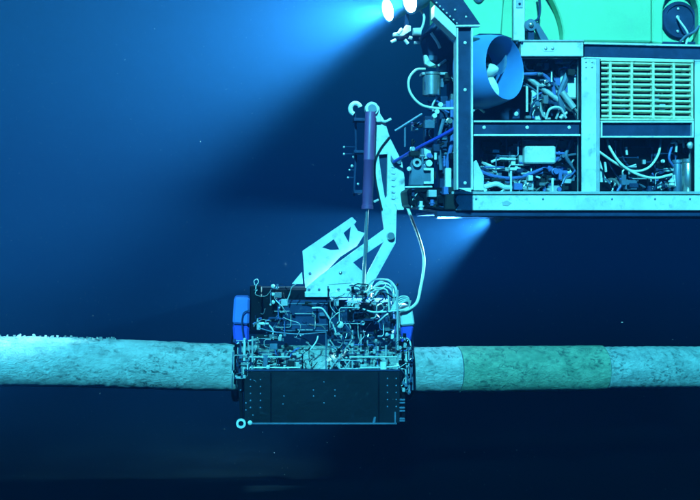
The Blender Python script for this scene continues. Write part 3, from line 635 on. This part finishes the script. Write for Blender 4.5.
# white hinged bracket on the tool, drilled plates
A = Frame(6.0, (0, -.22, 0))
def holed(F_, outer, holes, v, th, name, m, parent):
    """flat plate with cut-outs: fill outline and holes, then extrude"""
    bm = bmesh.new(); es = []
    for loop in [outer] + holes:
        vs = [bm.verts.new(F_.pt(x, y, v)) for x, y in loop]
        es += [bm.edges.new((vs[i], vs[(i + 1) % len(vs)])) for i in range(len(vs))]
    bmesh.ops.triangle_fill(bm, use_beauty=True, edges=es, normal=-F_.n)
    r = bmesh.ops.extrude_face_region(bm, geom=bm.faces[:])
    for x in r['geom']:
        if isinstance(x, bmesh.types.BMVert): x.co += F_.n * th
    bm.verts.index_update(); m_ = MB().add([v_.co.copy() for v_ in bm.verts], [[v_.index for v_ in f.verts] for f in bm.faces]); bm.free()
    return m_.build(name, m, parent)
rear = holed(A, [(302.5, 251), (352, 217), (356.5, 221.5), (354, 224.5), (358, 231), (365, 233), (357, 246), (340, 257), (309, 290), (305.5, 290)], [[(322, 247.5), (334, 239), (339.5, 249.5), (331, 250)], [(343.5, 233), (351, 226.5), (349, 243)], [(352.5, 242), (355, 227), (362, 233.5)]][:2], .10, .035, 'rear_bracket', 'white', tool)
front = holed(A, [(306, 293.5), (307, 287), (320, 276), (383.5, 229.5), (391, 226), (396, 231), (395.5, 243), (371, 287), (362, 293.5)], [[(353, 262.5), (384, 241.5), (366.5, 275)]], .0, .04, 'front_bracket', 'white', tool)
rect(A, 305, 292, 358, 297, -.02, .25, 'base_flange', 'white', tool, .004)
for x in (309, 319, 328.5, 338.5, 348): bolt(A, x, 289.5, -.001, .014, 'greymid', front)
bolt(A, 340.5, 273, -.001, .018, 'steel', front); bolt(A, 310, 273.5, .099, .015, 'greymid', rear)
plate(A, [(332, 277), (338, 270.5), (345, 270.5), (351, 283), (328, 284.5)], -.008, .006, 'doubler_plate', 'white', front, .002)
plate(A, [(292, 284), (302, 272), (303, 284)], .1, .05, 'foot', 'white', tool, .004); rect(A, 334, 297, 339, 306, .02, .06, 'lug', 'alu', tool)
rect(A, 348, 284, 372, 297, .04, .12, 'hinge_block', 'white', tool, .01)
MB().lathe(A.pt(391, 236, -.05), A.n, [(0, .0001), (0, .035), (.02, .04), (.2, .04), (.2, .0001)], 18).build('hinge_pin', 'steel', tool)
# upper arm
arm = holed(A, [(373.5, 119), (379, 112), (385, 121.5), (389.5, 137), (396, 150), (402, 162), (404.5, 178), (405, 204), (398, 206), (396.5, 212), (396, 233), (384.5, 231), (380, 200), (376, 178), (373.5, 160)], [[(378.5, 154.5), (387.5, 154), (387, 196), (385, 198.5), (382, 180)]], .045, .05, 'upper_arm', 'white', tool)
plate(A, [(378.5, 154.5), (387.5, 154), (387, 196), (385, 198.5), (382, 180)], .10, .02, 'arm_web', 'navy', arm, .002)
for k in range(6): plate(A, [(391.5, 167 + k * 6.3), (394.5, 167.6 + k * 6.3), (396, 166.5 + k * 6.3), (394.5, 168.6 + k * 6.3), (391.5, 168 + k * 6.3)], .042, .004, 'scale_mark', 'greymid', arm, 0)
plate(A, [(395, 203.5), (404, 203.5), (404, 210), (397, 210)], .02, .05, 'arm_stop', 'white', arm)
tube(A, [(389.5, 137, .03), (381, 148, .03), (375.5, 160, .03), (375, 176, .03), (378.5, 195, .03), (382, 210, .04)], .010, 'cable', 'rubber', arm, 6)
plate(A, [(391, 155), (394, 160), (400, 160), (402, 157), (401, 164), (395, 166), (391, 161)], .02, .03, 'rope_cleat', 'greymid', arm)
MB().lathe(A.pt(372, 108.5, -.03), A.n, [(0, .0001), (0, .065), (.1, .065), (.1, .0001)], 24).build('arm_knuckle', 'white', arm)
MB().lathe(A.pt(372.3, 108.5, -.05), A.n, [(0, .0001), (0, .042), (.03, .042), (.03, .0001)], 20).build('knuckle_pin', 'steel', arm)
plate(A, [(374, 102), (379.5, 107), (381, 122), (374, 122)], .0, .05, 'arm_fork', 'white', arm)
tube(A, [(381, 121, .03), (386, 121.5, 0), (391, 119, 0)], .014, 'grab_pin', 'white', arm, 8, 3)
tube(A, [(378, 200, .03), (374.5, 201.5, -.02)], .012, 'grab_pin', 'white', arm, 8, 1)
# hydraulic ram
def lth(p0, p1, prof, name, m, parent, seg=20):
    a, b = A.pt(*p0), A.pt(*p1); h = (b - a).length
    return MB().lathe(a, b - a, [(t * h, r) for t, r in prof], seg).build(name, m, parent)
ram = lth((370.5, 112, -.06), (367.3, 209, -.06), [(0, .0001), (0, .045), (.02, .053), (.48, .053), (.485, .057), (.5, .057), (.505, .053), (.96, .053), (.965, .060), (1, .060), (1, .0001)], 'hydraulic_ram', 'purple', tool)
lth((367.3, 208, -.06), (363.5, 284, -.03), [(0, .0001), (0, .017), (1, .017), (1, .0001)], 'ram_rod', 'steel', ram)
MB().lathe(A.pt(363.3, 288, -.05), A.n, [(0, .015), (0, .035), (.06, .035), (.06, .015)], 18, True).build('rod_eye', 'steel', ram)
# dark link plate beside the ram with pale screws
lk = tube(A, [(355, 113, .14), (356, 150, .16), (354, 196, .16)], .012, 'link_rod', 'navy', tool, 8, 3)
for x, y, r in ((344, 147, .011), (344, 154, .011), (353.5, 157, .014), (352, 166, .016), (349.5, 170, .010), (348, 177.5, .010), (358, 184, .012), (359, 193, .019)):
    tube(A, [(355.5, y, .165), (x, y, .17)], .006, 'side_pin', 'navy', lk, 6, 1); bolt(A, x, y, .158, r, 'alu', lk)
for y in (118, 150, 190): rect(A, 354, y, 370, y + 3, .02, .15, 'link_clamp', 'navy', lk, .003)
pts = [(355.5 + 5 * math.cos(R(a)), 109 + 5.5 * math.sin(R(a)), .12) for a in range(-20, -251, -23)]
tube(A, pts, .024, 'hook', 'white', tool, 8, 2)

# ------------------------------------------------------------------ loose lines
h = MB().tube([A.pt(404, 195, .12), A.pt(407, 206, .1), A.pt(413, 222, .06), A.pt(419, 238, .05), A.pt(423.5, 255, .05), A.pt(423.5, 270, .05), A.pt(420.5, 288, .0), A.pt(417, 302, -.1), A.pt(409, 309, -.18), A.pt(400, 311, -.2)], .0155, 10, 6).build('hose', 'hosewhite'); tag(h, 'pale hose hanging in a bow between vehicle front and clamp tool', 'hose')
h = MB().tube([A.pt(394, 162, .0), A.pt(420, 147, -.42), A.pt(444, 134.5, -.68), A.pt(462, 124, -.82)], .017, 8, 6).build('rope', 'royal'); tag(h, 'taut blue rope from white arm to the vehicle frame post', 'rope')

# ------------------------------------------------------------------ water
def snow():
    rg = random.Random(9); m_ = MB()
    for k in range(420):
        Y = rg.uniform(-7, 14); p = at(rg.uniform(-60, 760), rg.uniform(-40, 520), Y); s = rg.uniform(.0010, .0026) * (1 if rg.random() < .9 else 1.8) * (10 + Y) / 10
        d = Vector((rg.uniform(-1, 1), rg.uniform(-1, 1), rg.uniform(-.6, .6))).normalized() * s * rg.uniform(1, 3.2); q = d.orthogonal().normalized() * s * .6; e = d.cross(q).normalized() * s * .6
        m_.add([p - d, p + q, p + e, p - q, p - e, p + d], [[0, 1, 2], [0, 2, 3], [0, 3, 4], [0, 4, 1], [5, 2, 1], [5, 3, 2], [5, 4, 3], [5, 1, 4]])
    for k in range(3500):
        Y = rg.uniform(-8, 8); p = at(rg.uniform(-60, 760), rg.uniform(-40, 520), Y); s = rg.uniform(.0006, .0016) * (10 + Y) / 10
        m_.add([p + Vector((-s, 0, -s)), p + Vector((s, 0, -s * .6)), p + Vector((0, s, s)), p + Vector((0, -s, s * .4))], [[0, 1, 2], [0, 1, 3], [1, 2, 3], [0, 2, 3]])
    tag(m_.build('marine_snow', 'white'), 'fine pale particles drifting in the water', 'particles', kind='stuff')
snow()
hz = MB().box((0, 55, 4.0), Vector((1, 0, 0)), Vector((0, 1, 0)), Z, 130, 125, 8.0)
vm = bpy.data.materials.new('water_volume'); vm.use_nodes = True; M['water_volume'] = vm
for n in list(vm.node_tree.nodes):
    if n.type == 'BSDF_PRINCIPLED': vm.node_tree.nodes.remove(n)
pv = vm.node_tree.nodes.new('ShaderNodeVolumePrincipled')
pv.inputs['Color'].default_value = (0.006, 0.0275, 0.078, 1); pv.inputs['Density'].default_value = 0.112
pv.inputs['Absorption Color'].default_value = (0.03, 0.47, 0.60, 1); pv.inputs['Anisotropy'].default_value = 0.45
vm.node_tree.links.new(pv.outputs[0], vm.node_tree.nodes['Material Output'].inputs['Volume'])
o = hz.build('haze', 'water_volume'); tag(o, 'deep blue sea water filling the whole place', 'water', kind='stuff')
